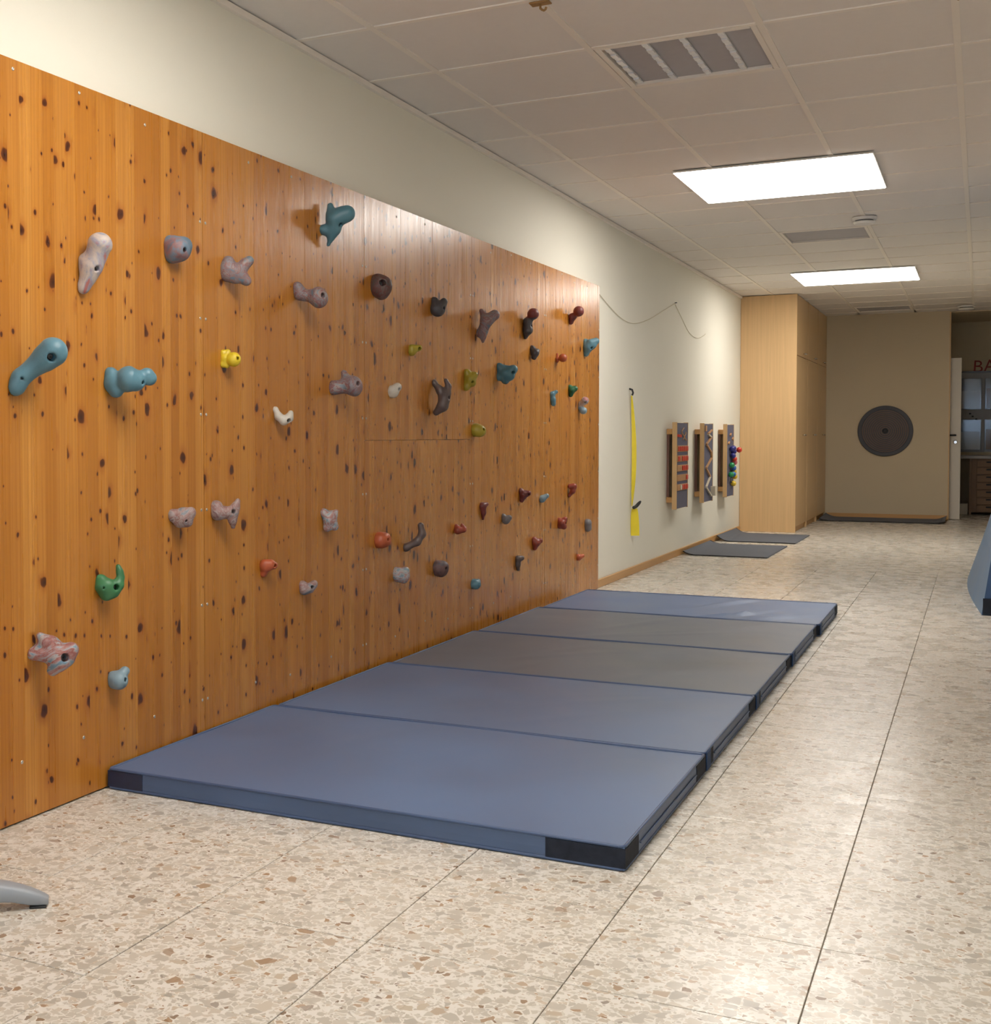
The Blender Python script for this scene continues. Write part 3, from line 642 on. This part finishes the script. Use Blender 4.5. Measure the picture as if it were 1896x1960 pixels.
# ------------------------------------------------------------------ big gym mats on the floor
def gym_mat(xa, xb, ya, yb, lab, wrinkle=0, seed=0, th=.058, first=False, tilt=0, faded=False):
    rnd = random.Random(seed)
    w, l = xb-xa, yb-ya
    e = empty('gym_mat', ((xa+xb)/2, (ya+yb)/2, 0), (0, 0, tilt)); tag(e, lab, 'gym mat', 'big blue gym mats by the climbing wall')
    nx, ny = 48, 32
    bm = bmesh.new(); top = []
    cre = [(rnd.uniform(-.3, .5), rnd.uniform(-.4, .4), rnd.uniform(.5, 1.3), rnd.uniform(.014, .028), rnd.uniform(.5, 1)) for _ in range(5)]
    for i in range(nx+1):
        row = []
        for j in range(ny+1):
            u, v = i/nx*2-1, j/ny*2-1
            x, y = u*w/2, v*l/2
            z = th+.004*(1-u**4)*(1-v**4)+.0012*math.sin(5*u+seed)*math.cos(4*v+2*seed)
            for cx, cy, an, wd, am in cre:
                dx, dy = x-cx, y-cy
                a = dx*math.cos(an)+dy*math.sin(an); b = -dx*math.sin(an)+dy*math.cos(an)
                z += (1-u**8)*(1-v**8)*wrinkle*am*.006*math.exp(-(b/wd)**2)*math.exp(-(a/.28)**2)
            row.append(bm.verts.new((x, y, z)))
        top.append(row)
    for i in range(nx):
        for j in range(ny): bm.faces.new((top[i][j], top[i+1][j], top[i+1][j+1], top[i][j+1]))
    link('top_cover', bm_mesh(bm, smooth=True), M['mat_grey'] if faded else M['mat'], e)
    # side band, slightly bulging foam
    bm = bmesh.new()
    ring = [(-w/2, -l/2), (w/2, -l/2), (w/2, l/2), (-w/2, l/2)]
    prof = [(0, .002), (-.003, .012), (-.0035, th*.5), (-.002, th-.008), (0, th)]
    loops = []
    for o_, z in prof:
        loops.append([bm.verts.new((x-math.copysign(o_, -x)*-1*-1 if False else x+math.copysign(1, x)*(-o_)*.6, y+math.copysign(1, y)*(-o_)*.6, z)) for x, y in ring])
    for a, b in zip(loops, loops[1:]):
        for k in range(4): bm.faces.new((a[k], a[(k+1) % 4], b[(k+1) % 4], b[k]))
    bm.faces.new(loops[0][::-1])
    link('side_band', bm_mesh(bm), M['mat_side'], e)
    for nm, z in (('top_piping', th), ('bottom_piping', .005)):
        bm = bmesh.new(); c = .012
        pts = []
        for sx, sy, a0 in ((1, -1, -90), (1, 1, 0), (-1, 1, 90), (-1, -1, 180)):
            for q in range(5):
                a = math.radians(a0+q*22.5); pts.append((sx*(w/2-c)+c*math.cos(a), sy*(l/2-c)+c*math.sin(a), z))
        pts.append(pts[0]); add_tube(bm, pts, .0042, 6, False)
        link(nm, bm_mesh(bm, smooth=True), M['mat_pipe'], e)
    # reinforced corners
    for sx in (-1, 1):
        for sy in (-1, 1):
            bm = bmesh.new(); lx = .19 if (sx > 0 and first and sy < 0) else .12; ly = .13
            x1, y1 = sx*(w/2+.0035), sy*(l/2+.0032)
            add_box(bm, (min(x1, x1-sx*lx), min(y1, y1-sy*.004), .008), (max(x1, x1-sx*lx), max(y1, y1-sy*.004), th-.004))
            add_box(bm, (min(x1, x1-sx*.004), min(y1-sy*.0042, y1-sy*ly), .008), (max(x1, x1-sx*.004), max(y1-sy*.0042, y1-sy*ly), th-.004))
            link('corner_patch', bm_mesh(bm), M['patch_blue'] if sx < 0 else M['patch'], e)
    if not first:        # blue hook strap that ties it to the nearer mat
        link('hook_strap', box_mesh((w/2+.0038, -l/2+.001, .006), (w/2+.0085, -l/2+.06, th+.003), .002, 1), M['strap'], e)
    bm = bmesh.new(); add_tube(bm, [(w/2+.0045, -l/2+.14, th*.52), (w/2+.0045, l/2-.14, th*.52)], .0022, 5); link('zip_seam', bm_mesh(bm), M['mat_pipe'], e)
mys = [2.897, 3.868, 4.822, 5.803, 6.765, 7.665]
mxa = [-2.184, -2.170, -2.156, -2.136, -2.112]; mxb = [-.712, -.714, -.715, -.712, -.700]
labs = ['blue grey gym mat nearest the viewer with black scuffed corner', 'blue grey gym mat second from the viewer', 'dull grey blue gym mat in the middle of the row', 'dull grey gym mat fourth from the viewer', 'wrinkled blue grey gym mat at the far end of the row']
for i in range(5):
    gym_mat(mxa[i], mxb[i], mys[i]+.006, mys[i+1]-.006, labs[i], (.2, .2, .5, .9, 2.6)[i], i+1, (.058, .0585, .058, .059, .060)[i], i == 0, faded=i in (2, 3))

# ------------------------------------------------------------------ thin floor mats with curled ends
def thin_mat(xa, xb, ya, yb, lab, curl, skew=0):
    e = empty('floor_mat', ((xa+xb)/2, (ya+yb)/2, 0)); tag(e, lab, 'floor mat', 'thin dark floor mats')
    bm = bmesh.new(); n = 30; th = .009; T = []; B = []
    w, l = xb-xa, yb-ya
    for i in range(n+1):
        u = i/n; s = max(0, (.16-u)/.16)
        z = curl*s**2
        x = -w/2+u*w
        T.append([bm.verts.new((x+skew*v, v*l, z+th*(1-.3*s))) for v in (-.5, -.17, .17, .5)]); B.append([bm.verts.new((x+skew*v+.3*th*s, v*l, z+.0005)) for v in (-.5, -.17, .17, .5)])
    for i in range(n):
        for k in range(3):
            bm.faces.new((T[i][k], T[i+1][k], T[i+1][k+1], T[i][k+1])); bm.faces.new((B[i][k], B[i][k+1], B[i+1][k+1], B[i+1][k]))
        bm.faces.new((T[i][0], B[i][0], B[i+1][0], T[i+1][0])); bm.faces.new((T[i][3], T[i+1][3], B[i+1][3], B[i][3]))
    for a, b in ((T[0], B[0]), (T[n], B[n])):
        for k in range(3): bm.faces.new((a[k], a[k+1], b[k+1], b[k]))
    link('mat_sheet', bm_mesh(bm, smooth=False), M['floor_mat'], e)
    for v in (-.5, .5):
        bm = bmesh.new(); add_tube(bm, [(-w/2+i/n*w+skew*v, v*l, curl*max(0, (.16-i/n)/.16)**2+.0055) for i in range(n+1)], .0048, 6)
        link('bound_edge', bm_mesh(bm, smooth=True), M['rubber'], e)
thin_mat(-2.19, -1.52, 10.87, 12.08, 'thin dark mat with curled corner at the skirting, nearer of two', .028)
thin_mat(-2.19, -1.49, 12.42, 13.50, 'thin dark mat by the cabinet end panel, farther of two', .05)
e = empty('floor_mat', (-1.0, 16.27, 0), (0, 0, 0)); tag(e, 'long thin dark mat lying along the back wall skirting', 'floor mat', 'thin dark floor mats')
bm = bmesh.new(); n = 40; R1 = []; R2 = []; U1 = []; U2 = []
for i in range(n+1):
    u = i/n; s = max(0, (.1-u)/.1, (u-.9)/.1); x = -.655+1.31*u; z = .045*s**2
    R1.append(bm.verts.new((x, -.36, .012+z*.4))); R2.append(bm.verts.new((x, .36, .012+z))); U1.append(bm.verts.new((x, -.36, .0005+z*.4))); U2.append(bm.verts.new((x, .36, .0005+z)))
for i in range(n):
    bm.faces.new((R1[i], R1[i+1], R2[i+1], R2[i])); bm.faces.new((U1[i], U2[i], U2[i+1], U1[i+1])); bm.faces.new((R1[i], U1[i], U1[i+1], R1[i+1])); bm.faces.new((R2[i], R2[i+1], U2[i+1], U2[i]))
for i in (0, n): bm.faces.new((R1[i], R2[i], U2[i], U1[i]))
link('mat_sheet', bm_mesh(bm), M['floor_mat'], e)
bm = bmesh.new(); add_tube(bm, [(-.655+1.31*i/n, -.362, .007+.4*.045*max(0, (.1-i/n)/.1, (i/n-.9)/.1)**2) for i in range(n+1)], .0065, 6); link('bound_edge', bm_mesh(bm, smooth=True), M['rubber'], e)

# ------------------------------------------------------------------ cord on the wall
def wall_curve(px, off): return [Vector(on_plane(x, y, 0, WX+off).tolist()) for x, y in px]
def smooth_pts(P, n=8):
    out = []
    for i in range(len(P)-1):
        p0, p1, p2, p3 = P[max(i-1, 0)], P[i], P[i+1], P[min(i+2, len(P)-1)]
        for k in range(n):
            t = k/n
            out.append(.5*((2*p1)+(-p0+p2)*t+(2*p0-5*p1+4*p2-p3)*t*t+(-p0+3*p1-3*p2+p3)*t**3))
    return out+[P[-1]]
c0 = Vector((WX, 9.8, 2.0))
e = empty('string_garland', c0); tag(e, 'thin beige cord sagging along the cream wall from a nail', 'cord')
for seg in ([(1146, 562), (1165, 585), (1190, 610), (1213, 619), (1240, 612), (1270, 594), (1291, 581)], [(1291, 581), (1302, 604), (1318, 636), (1333, 647), (1344, 644), (1350, 639)]):
    bm = bmesh.new(); add_tube(bm, [p-c0 for p in smooth_pts(wall_curve(seg, .006))], .0024, 6); link('cord_length', bm_mesh(bm, smooth=True), M['cord'], e)
p = wall_curve([(1291, 580)], 0)[0]-c0
bm = bmesh.new(); add_tube(bm, [p, p+Vector((.018, 0, .002))], .004, 8); link('nail', bm_mesh(bm), M['steel'], e)

# yellow strap
sp = on_plane(1209.5, 752, 0, WX+.02)
e = empty('hanging_strap', (WX, float(sp[1]), float(sp[2]))); tag(e, 'yellow webbing strap hanging from a black hook on the cream wall', 'strap')
def ribbon(pts, ws, yaw, th=.0025):
    bm = bmesh.new(); L = []
    for (y, z, x), w, a in zip(pts, ws, yaw):
        d = Vector((math.sin(a), math.cos(a), 0)); nn = Vector((math.cos(a), -math.sin(a), 0))
        c = Vector((x, y, z)); L.append([bm.verts.new(c+d*w/2*s+nn*th/2*q) for s, q in ((-1, -1), (1, -1), (1, 1), (-1, 1))])
    for a, b in zip(L, L[1:]):
        for k in range(4): bm.faces.new((a[k], a[(k+1) % 4], b[(k+1) % 4], b[k]))
    bm.faces.new(L[0][::-1]); bm.faces.new(L[-1]); return bm_mesh(bm, smooth=False)
zt = float(sp[2]); base = float(sp[1])
zc = float(on_plane(1212, 968, 0, WX+.02)[2])-zt; zb = float(on_plane(1213, 1025, 0, WX+.02)[2])-zt
N = 24; pts = []; ws = []; ya = []
for i in range(N+1):
    u = i/N; pts.append((.03*u+.02*math.sin(u*3.1), -.02+(zc+.02)*u, .016+.012*math.sin(u*math.pi))); ws.append(.018+.014*min(1, u*2.2)); ya.append(.25+1.05*math.sin(u*math.pi*1.1))
link('webbing', ribbon(pts, ws, ya), M['yellow_strap'], e)
pts = [(.05+.02*u, zc-.02+(zb-zc+.02)*u, .03) for u in [i/6 for i in range(7)]]
link('loose_end', ribbon(pts, [.04, .05, .055, .058, .06, .06, .06], [1.15]*7, .006), M['yellow_strap'], e)
bm = bmesh.new(); add_tube(bm, [(0, .0, .03), (.02, 0, .022), (.026, .0, .0), (.02, .0, -.018)], .007, 8); link('hook', bm_mesh(bm, smooth=True), M['rubber'], e)
bm = bmesh.new(); add_tube(bm, smooth_pts([Vector((.03, .02, zc-.012)), Vector((.04, .05, zc-.004)), Vector((.05, .075, zc+.012)), Vector((.062, .10, zc+.032))], 4), [.012]*8+[.012, .011, .010, .008, .005], 8)
link('buckle', bm_mesh(bm, smooth=True), M['rubber'], e)

# ------------------------------------------------------------------ three sensory boards on the wall
def wboard(yc, wid, lab):
    e = empty('sensory_board', (WX, yc, .762)); tag(e, lab, 'sensory board', 'sensory boards on the cream wall')
    h = .35; y = wid/2
    link('panel', box_mesh((.053, -y+.004, -h+.004), (.081, y-.004, h-.004)), M['beech'], e)
    link('face', box_mesh((.0812, -y+.006, -h+.006), (.0848, y-.006, h-.006)), M['charcoal'], e)
    for z in (h-.075, -h+.075): link('mount_batten', box_mesh((.001, -y+.02, z-.022), (.0528, y-.02, z+.022), .002, 1), M['beech_y'], e)
    link('shadow_strip', box_mesh((.001, -y+.03, -h+.1), (.02, -y+.05, h-.1)), M['plum'], e)  # dark strip standing in for the shadow between board and wall
    for s in (-1, 1): link('edge_strip', box_mesh((.05, s*y-.004, -h), (.088, s*y+.004, h), .0015, 1), M['beech'], e)
    return e
b1 = wboard(10.545, .43, 'grey board with five rows of red sliding blocks, first of three')
def bar(par, name, mat, y0, z0, y1, z1, wd, x0=.0849, x1=.094):
    bm = bmesh.new(); d = Vector((0, y1-y0, z1-z0)); L = d.length; d.normalize(); nrm = Vector((0, -d.z, d.y))
    add_box(bm, (x0, -L/2, -wd/2), (x1, L/2, wd/2), .0012, 1)
    a = math.atan2(d.z, d.y); bmesh.ops.rotate(bm, matrix=Matrix.Rotation(a, 3, 'X'), verts=bm.verts)
    return link(name, bm_mesh(bm), mat, par, (0, (y0+y1)/2, (z0+z1)/2))
rows = [(.137, [1, 1, 1, 1, 1]), (.057, [1, 0, 1, 1, 1]), (-.020, [0, 0, 1, 1, 1]), (-.098, [0, 0, 0, 0, 1]), (-.175, [0, 2, 1, 1, 1])]
for z, bl in rows:
    bar(b1, 'slide_rail', M['track'], -.195, z, .195, z, .052, .0849, .091)
    for i, q in enumerate(bl):
        if not q: continue
        y = -.155+i*.0775
        link('sliding_block', box_mesh((.0912, y-.032, z-.02), (.098, y+.032, z+.02), .004, 1), M['red'] if q == 1 else M['track_pale'], b1)
bar(b1, 'pointer', M['red'], -.19, .243, -.06, .24, .022)
bm = bmesh.new(); add_tube(bm, [(.09, .0+.05*math.sin(q*.9), .21+.012*q) for q in range(9)], .004, 6); link('wavy_track', bm_mesh(bm, smooth=True), M['track'], b1)
bm = bmesh.new(); add_tube(bm, [(.09, .09+.03*math.sin(q*1.1+1), .20+.010*q) for q in range(8)], .004, 6); link('wavy_track', bm_mesh(bm, smooth=True), M['track'], b1)
b2 = wboard(11.665, .415, 'grey board with a zigzag of wooden tracks, middle of three')
zz = [(.12, .29), (-.06, .255), (.10, .225), (-.13, .165), (.09, .095), (.12, .04), (-.14, -.045), (.06, -.125), (-.13, -.215), (.11, -.30)]
for (ya_, za_), (yb_, zb_) in zip(zz, zz[1:]):
    bar(b2, 'zigzag_track', M['track_pale'] if random.random() < .4 else M['track'], ya_, za_, yb_, zb_, .016, .0849, .100)
bar(b2, 'corner_block', M['track'], -.17, .305, -.11, .305, .05); bar(b2, 'catch_box', M['track_pale'], .155, -.30, .155, -.215, .07, .0849, .125)
b3 = wboard(12.785, .375, 'grey board with a cluster of coloured wooden balls, last of three')
sph = bmesh.new(); bmesh.ops.create_uvsphere(sph, u_segments=16, v_segments=10, radius=.027)
sph_me = bm_mesh(sph, 'ball', True)
balls = [(.02, .118, 'blueball'), (-.05, .112, 'blueball'), (.16, .10, 'red'), (.04, .085, 'blueball'), (.0, .045, 'blueball'), (.07, .012, 'red'), (.09, -.02, 'pinkball'), (-.06, -.045, 'greenball'), (.03, -.075, 'bluelight'), (.05, -.11, 'yellowball'), (-.10, -.135, 'greenball'), (.02, -.135, 'bluelight'), (.10, -.16, 'yellowball'), (.03, -.225, 'yellowball')]
for y, z, m in balls:
    me = sph_me.copy(); me.materials.append(M[m]); link('ball', me, None, b3, (.0855+.026+(.03 if m == 'red' and z > .05 else 0), y, z))
bm = bmesh.new(); add_tube(bm, [(.10, .03+.06*math.sin(q*.8), .12-.0145*q) for q in range(26)], .005, 6); link('guide_wire', bm_mesh(bm, smooth=True), M['steel'], b3)
for y, z in ((-.03, .25), (.10, .21), (-.12, .17)): bar(b3, 'small_peg', M['track'], y-.02, z-.01, y+.02, z+.01, .014, .0849, .10)

# ------------------------------------------------------------------ built-in cabinets
CY = [13.85, 14.795, 15.74, 16.675]; CX = -1.668
clabs = ['beech cabinet unit nearest the viewer with wide plain end panel', 'beech cabinet unit in the middle of the fitted row', 'beech cabinet unit touching the back wall']
for i in range(3):
    ya, yb = CY[i]+(.0 if i else 0), CY[i+1]
    e = empty('cabinet', ((WX+CX)/2, (ya+yb)/2, 0)); tag(e, clabs[i], 'cabinet', 'fitted beech cabinets')
    ox, oy = (WX+CX)/2, (ya+yb)/2
    def P(name, lo, hi, m, par=e, bev=.0015):
        return link(name, box_mesh((lo[0]-ox, lo[1]-oy, lo[2]), (hi[0]-ox, hi[1]-oy, hi[2]), bev, 1), m, par)
    P('side_panel', (WX+.002, ya+.001, .0), (CX, ya+.02, H-.002), M['laminate'])
    P('side_panel', (WX+.002, yb-.02, .0), (CX-.02, yb-.001, H-.002), M['laminate'])
    P('carcass', (WX+.002, ya+.021, .06), (CX-.024, yb-.021, H-.004), M['laminate'])
    P('plinth', (CX-.05, ya+.021, 0), (CX-.022, yb-.021, .058), M['beech_y'])
    lo_, hi_ = ya+.022, yb-.002
    d1 = P('door', (CX-.021, lo_, .062), (CX-.001, hi_, 1.822), M['laminate']); d2 = P('door', (CX-.021, lo_, 1.828), (CX-.001, hi_, H-.006), M['laminate'])
    hy = ya+.62 if i < 2 else ya+.6
    for d, z in ((d1, 1.005), (d2, 1.865)):
        bm = bmesh.new(); a = [(CX-.001-ox, hy-oy-.06, z), (CX+.022-ox, hy-oy-.055, z), (CX+.028-ox, hy-oy, z), (CX+.022-ox, hy-oy+.055, z), (CX-.001-ox, hy-oy+.06, z)]
        add_tube(bm, a, .006, 8); link('handle', bm_mesh(bm, smooth=True), M['chrome'], d)

# ------------------------------------------------------------------ ringed disc on the back wall
e = empty('ringed_disc', (-1.01, YB, 1.049), (math.pi/2, 0, 0)); tag(e, 'large dark round disc with fine concentric brown rings on back wall', 'disc')
bm = bmesh.new(); add_lathe(bm, [(0, .001), (.298, .001), (.302, .006), (.302, .026), (.296, .03), (.262, .03), (.258, .024), (0, .024)], 72); link('plate', bm_mesh(bm), M['disc'], e)
r = .252
for k in range(10):
    bm = bmesh.new(); add_lathe(bm, [(r-.010, .0242), (r-.009, .028), (r-.001, .028), (r, .0242)], 64); link('ring', bm_mesh(bm), M['disc_ring'], e); r -= .0225
bm = bmesh.new(); add_lathe(bm, [(.03, .0242), (.028, .036), (.018, .04), (0, .04)], 32); link('hub', bm_mesh(bm, smooth=True), M['rubber'], e)

# ------------------------------------------------------------------ adjoining room: door, drawers, pockets, letters
dr = struct(link('door_1', box_mesh((-1.10, YB+.112, .006), (-.212, YB+.152, 1.905), .002, 1), M['door']), 'off white door leaf standing open behind the back wall', 'door')
bm = bmesh.new(); add_tube(bm, smooth_pts([Vector((-.268, YB+.111, .997)), Vector((-.268, YB+.065, .997)), Vector((-.29, YB+.06, .997)), Vector((-.38, YB+.06, .994))], 4), .011, 8); link('handle', bm_mesh(bm, smooth=True), M['rubber'], dr)
bm = bmesh.new(); add_lathe(bm, [(.026, 0), (.026, .008), (.016, .012), (0, .012)], 20, Matrix.Translation((-.267, YB+.1118, .915)) @ Matrix.Rotation(math.pi/2, 4, 'X')); link('lock_rose', bm_mesh(bm), M['chrome'], dr)
# drawer unit under a counter
e = empty('drawer_unit', (.35, 18.1, 0)); tag(e, 'dark wooden drawer unit with black handles in the dim adjoining room', 'drawers')
ox, oy = .35, 18.1
link('carcass', box_mesh((-.10-ox, 17.92-oy, .03), (.94-ox, 18.34-oy, .70)), M['drawer'], e)
link('side_board', box_mesh((-.125-ox, 17.9-oy, 0), (-.101-ox, 18.34-oy, .70)), M['drawer'], e)
for k in range(7):
    z = .04+k*.0935
    d = link('drawer', box_mesh((-.045-ox, 17.895-oy, z), (.42-ox, 17.919-oy, z+.082), .003, 1), M['drawer'], e)
    link('handle', box_mesh((.06-ox, 17.882-oy, z+.05), (.30-ox, 17.8945-oy, z+.068), .003, 1), M['rubber'], d)
tag(link('counter_top', box_mesh((-.28, 17.87, .702), (.99, 18.345, .742), .004, 1), M['counter']), 'grey counter top resting on the dark drawer unit', 'counter')
link_box = link('storage_box', box_mesh((-.07, -.1, 0), (.07, .1, .14), .006, 2), M['door'], None, (-.21, 18.0, 0)); tag(link_box, 'small pale box on the floor under the grey counter', 'box')
# clear pocket board on the wall above the counter
e = empty('pocket_board', (.35, FY, 1.3)); tag(e, 'grey wall board with clear plastic pockets above the counter', 'pocket board')
link('backing', box_mesh((-.66, -.02, -.52), (.6, -.001, .49)), M['pocket_back'], e)
link('top_rail', box_mesh((-.66, -.035, .491), (.6, -.001, .51)), M['steel'], e)
for rz, hh in ((.02, .40), (-.50, .40)):
    for k in range(4):
        x = -.62+k*.30
        pk = link('pocket', box_mesh((x, -.045, rz), (x+.27, -.0205, rz+hh), .008, 2), M['film'], e)
        link('card', box_mesh((x+.02, -.034, rz+.015), (x+.25, -.030, rz+hh*.6+.03*(k % 3)), 0), M['drawer'] if k % 2 else M['counter'], pk)
for k, (x, z) in enumerate(((-.48, -.03), (-.45, -.065), (-.41, -.10))):
    link('button', box_mesh((x-.012, -.03, z-.010), (x+.012, -.0205, z+.010), .003, 1), M['rubber'], e)
for ch, px, lab in (('B', 1860, 'dark red letter B on the dim wall above the pocket board'), ('A', 1882, 'red letter A beside the B on the dim far wall')):
    q = on_plane(px, 712 if ch == 'B' else 711, 1, FY-.002)
    fc = bpy.data.curves.new('letter', 'FONT'); fc.body = ch; fc.size = .215; fc.extrude = .006; fc.offset = -.001; fc.materials.append(M['letter'])
    tmp = bpy.data.objects.new('letter_curve', fc); COL.objects.link(tmp)
    me = bpy.data.meshes.new_from_object(tmp.evaluated_get(bpy.context.evaluated_depsgraph_get())); bpy.data.objects.remove(tmp); me.materials.clear()
    o = link('wall_letter', me, M['letter']); o.location = (float(q[0]), FY-.008, float(q[2])); o.rotation_euler = (math.pi/2, .05 if ch == 'B' else -.04, 0)
    tag(o, lab, 'letter', 'red letters on the far wall')

# ------------------------------------------------------------------ thick blue mat leaning on the right
e = empty('soft_mat', (.2, 9.0, 0)); tag(e, 'thick blue soft mat leaning at the right edge', 'soft mat')
bm = bmesh.new(); T = .30; ny, nz = 16, 20; Hm = 2.0
A = [[None]*(nz+1) for _ in range(ny+1)]; B = [[None]*(nz+1) for _ in range(ny+1)]
for i in range(ny+1):
    v = i/ny; y = 8.0+v*2.0
    x0 = .013-.085*math.sin(min(1, v*1.15)*math.pi/2)
    for j in range(nz+1):
        z = .002+Hm*j/nz
        lean = (.165+.175*v)*z-.012*math.sin(math.pi*min(1, z/1.2))
        A[i][j] = bm.verts.new((x0+lean-.2, y-9, z)); B[i][j] = bm.verts.new((x0+lean+T-.2, y-9, z))
for i in range(ny):
    for j in range(nz):
        bm.faces.new((A[i][j], A[i][j+1], A[i+1][j+1], A[i+1][j])); bm.faces.new((B[i][j], B[i+1][j], B[i+1][j+1], B[i][j+1]))
    bm.faces.new((A[i][0], A[i+1][0], B[i+1][0], B[i][0])); bm.faces.new((A[i][nz], B[i][nz], B[i+1][nz], A[i+1][nz]))
for j in range(nz):
    for i in (0, ny): bm.faces.new((A[i][j], B[i][j], B[i][j+1], A[i][j+1]))
near = [((A[0][j].co.copy(), B[0][j].co.copy())) for j in range(nz+1)]
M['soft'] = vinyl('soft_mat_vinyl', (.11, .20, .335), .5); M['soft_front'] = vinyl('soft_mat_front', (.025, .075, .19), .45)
link('cover', bm_mesh(bm), M['soft'], e)
bm = bmesh.new(); L = []
for a, b in near:
    L.append([bm.verts.new(a+Vector((.002, -.001, 0))), bm.verts.new(b+Vector((-.002, -.001, 0))), bm.verts.new(b+Vector((-.002, -.006, 0))), bm.verts.new(a+Vector((.002, -.006, 0)))])
for a, b in zip(L, L[1:]):
    for k in range(4): bm.faces.new((a[k], a[(k+1) % 4], b[(k+1) % 4], b[k]))
bm.faces.new(L[0]); bm.faces.new(L[-1][::-1]); link('end_panel', bm_mesh(bm), M['soft_front'], e)
a, b = near[0]; link('corner_patch', box_mesh((a.x+.006, a.y-.010, .004), (a.x+.16, a.y-.0065, .095)), M['patch'], e)

# ------------------------------------------------------------------ grey stand at the lower left edge
tip = Vector(on_plane(93, 1733, 2, 0).tolist()); dirv = Vector((-.8, -.6, 0)); side = Vector((.6, -.8, 0))
e = empty('equipment_stand', tip+dirv*.02); tag(e, 'grey plastic foot of a stand at the lower left edge', 'stand')
bm = bmesh.new(); n = 22; Ls = []
for i in range(n+1):
    u = i/n; s = u*.42
    zt = .021+.043*(1-math.exp(-s*15))+.05*u*u; zbm = .004 if s < .03 else .004+.012*min(1, ((s-.03)/.05))+.03*max(0, u-.4)
    hw = .012+.020*(1-math.exp(-s*16))
    c = dirv*(s-.02); ring = []
    for q in range(14):
        a = 2*math.pi*q/14; ca, sa = math.cos(a), math.sin(a)
        yy = hw*math.copysign(abs(ca)**.6, ca); zz = (zt+zbm)/2+(zt-zbm)/2*math.copysign(abs(sa)**.6, sa)
        ring.append(bm.verts.new(c+side*yy+Vector((0, 0, zz))))
    Ls.append(ring)
for a, b in zip(Ls, Ls[1:]):
    for k in range(14): bm.faces.new((a[k], a[(k+1) % 14], b[(k+1) % 14], b[k]))
bm.faces.new(Ls[0][::-1]); bm.faces.new(Ls[-1]); link('foot', bm_mesh(bm, smooth=True), M['grey_plastic'], e)
bm = bmesh.new(); add_box(bm, (-.016, -.018, 0), (.02, .018, .0055), .002, 1)
ob = link('rubber_pad', bm_mesh(bm), M['rubber'], e); ob.rotation_euler = (0, 0, math.atan2(dirv.y, dirv.x))
bm = bmesh.new(); pc = dirv*.42; add_tube(bm, [pc+Vector((0, 0, .02)), pc+Vector((0, 0, .75))], .03, 20); link('post', bm_mesh(bm, smooth=True), M['grey_plastic'], e)
bm = bmesh.new(); add_tube(bm, [pc+Vector((0, 0, 0)), pc+Vector((0, 0, .0199))], .05, 20); link('post_base', bm_mesh(bm, smooth=False), M['rubber'], e)
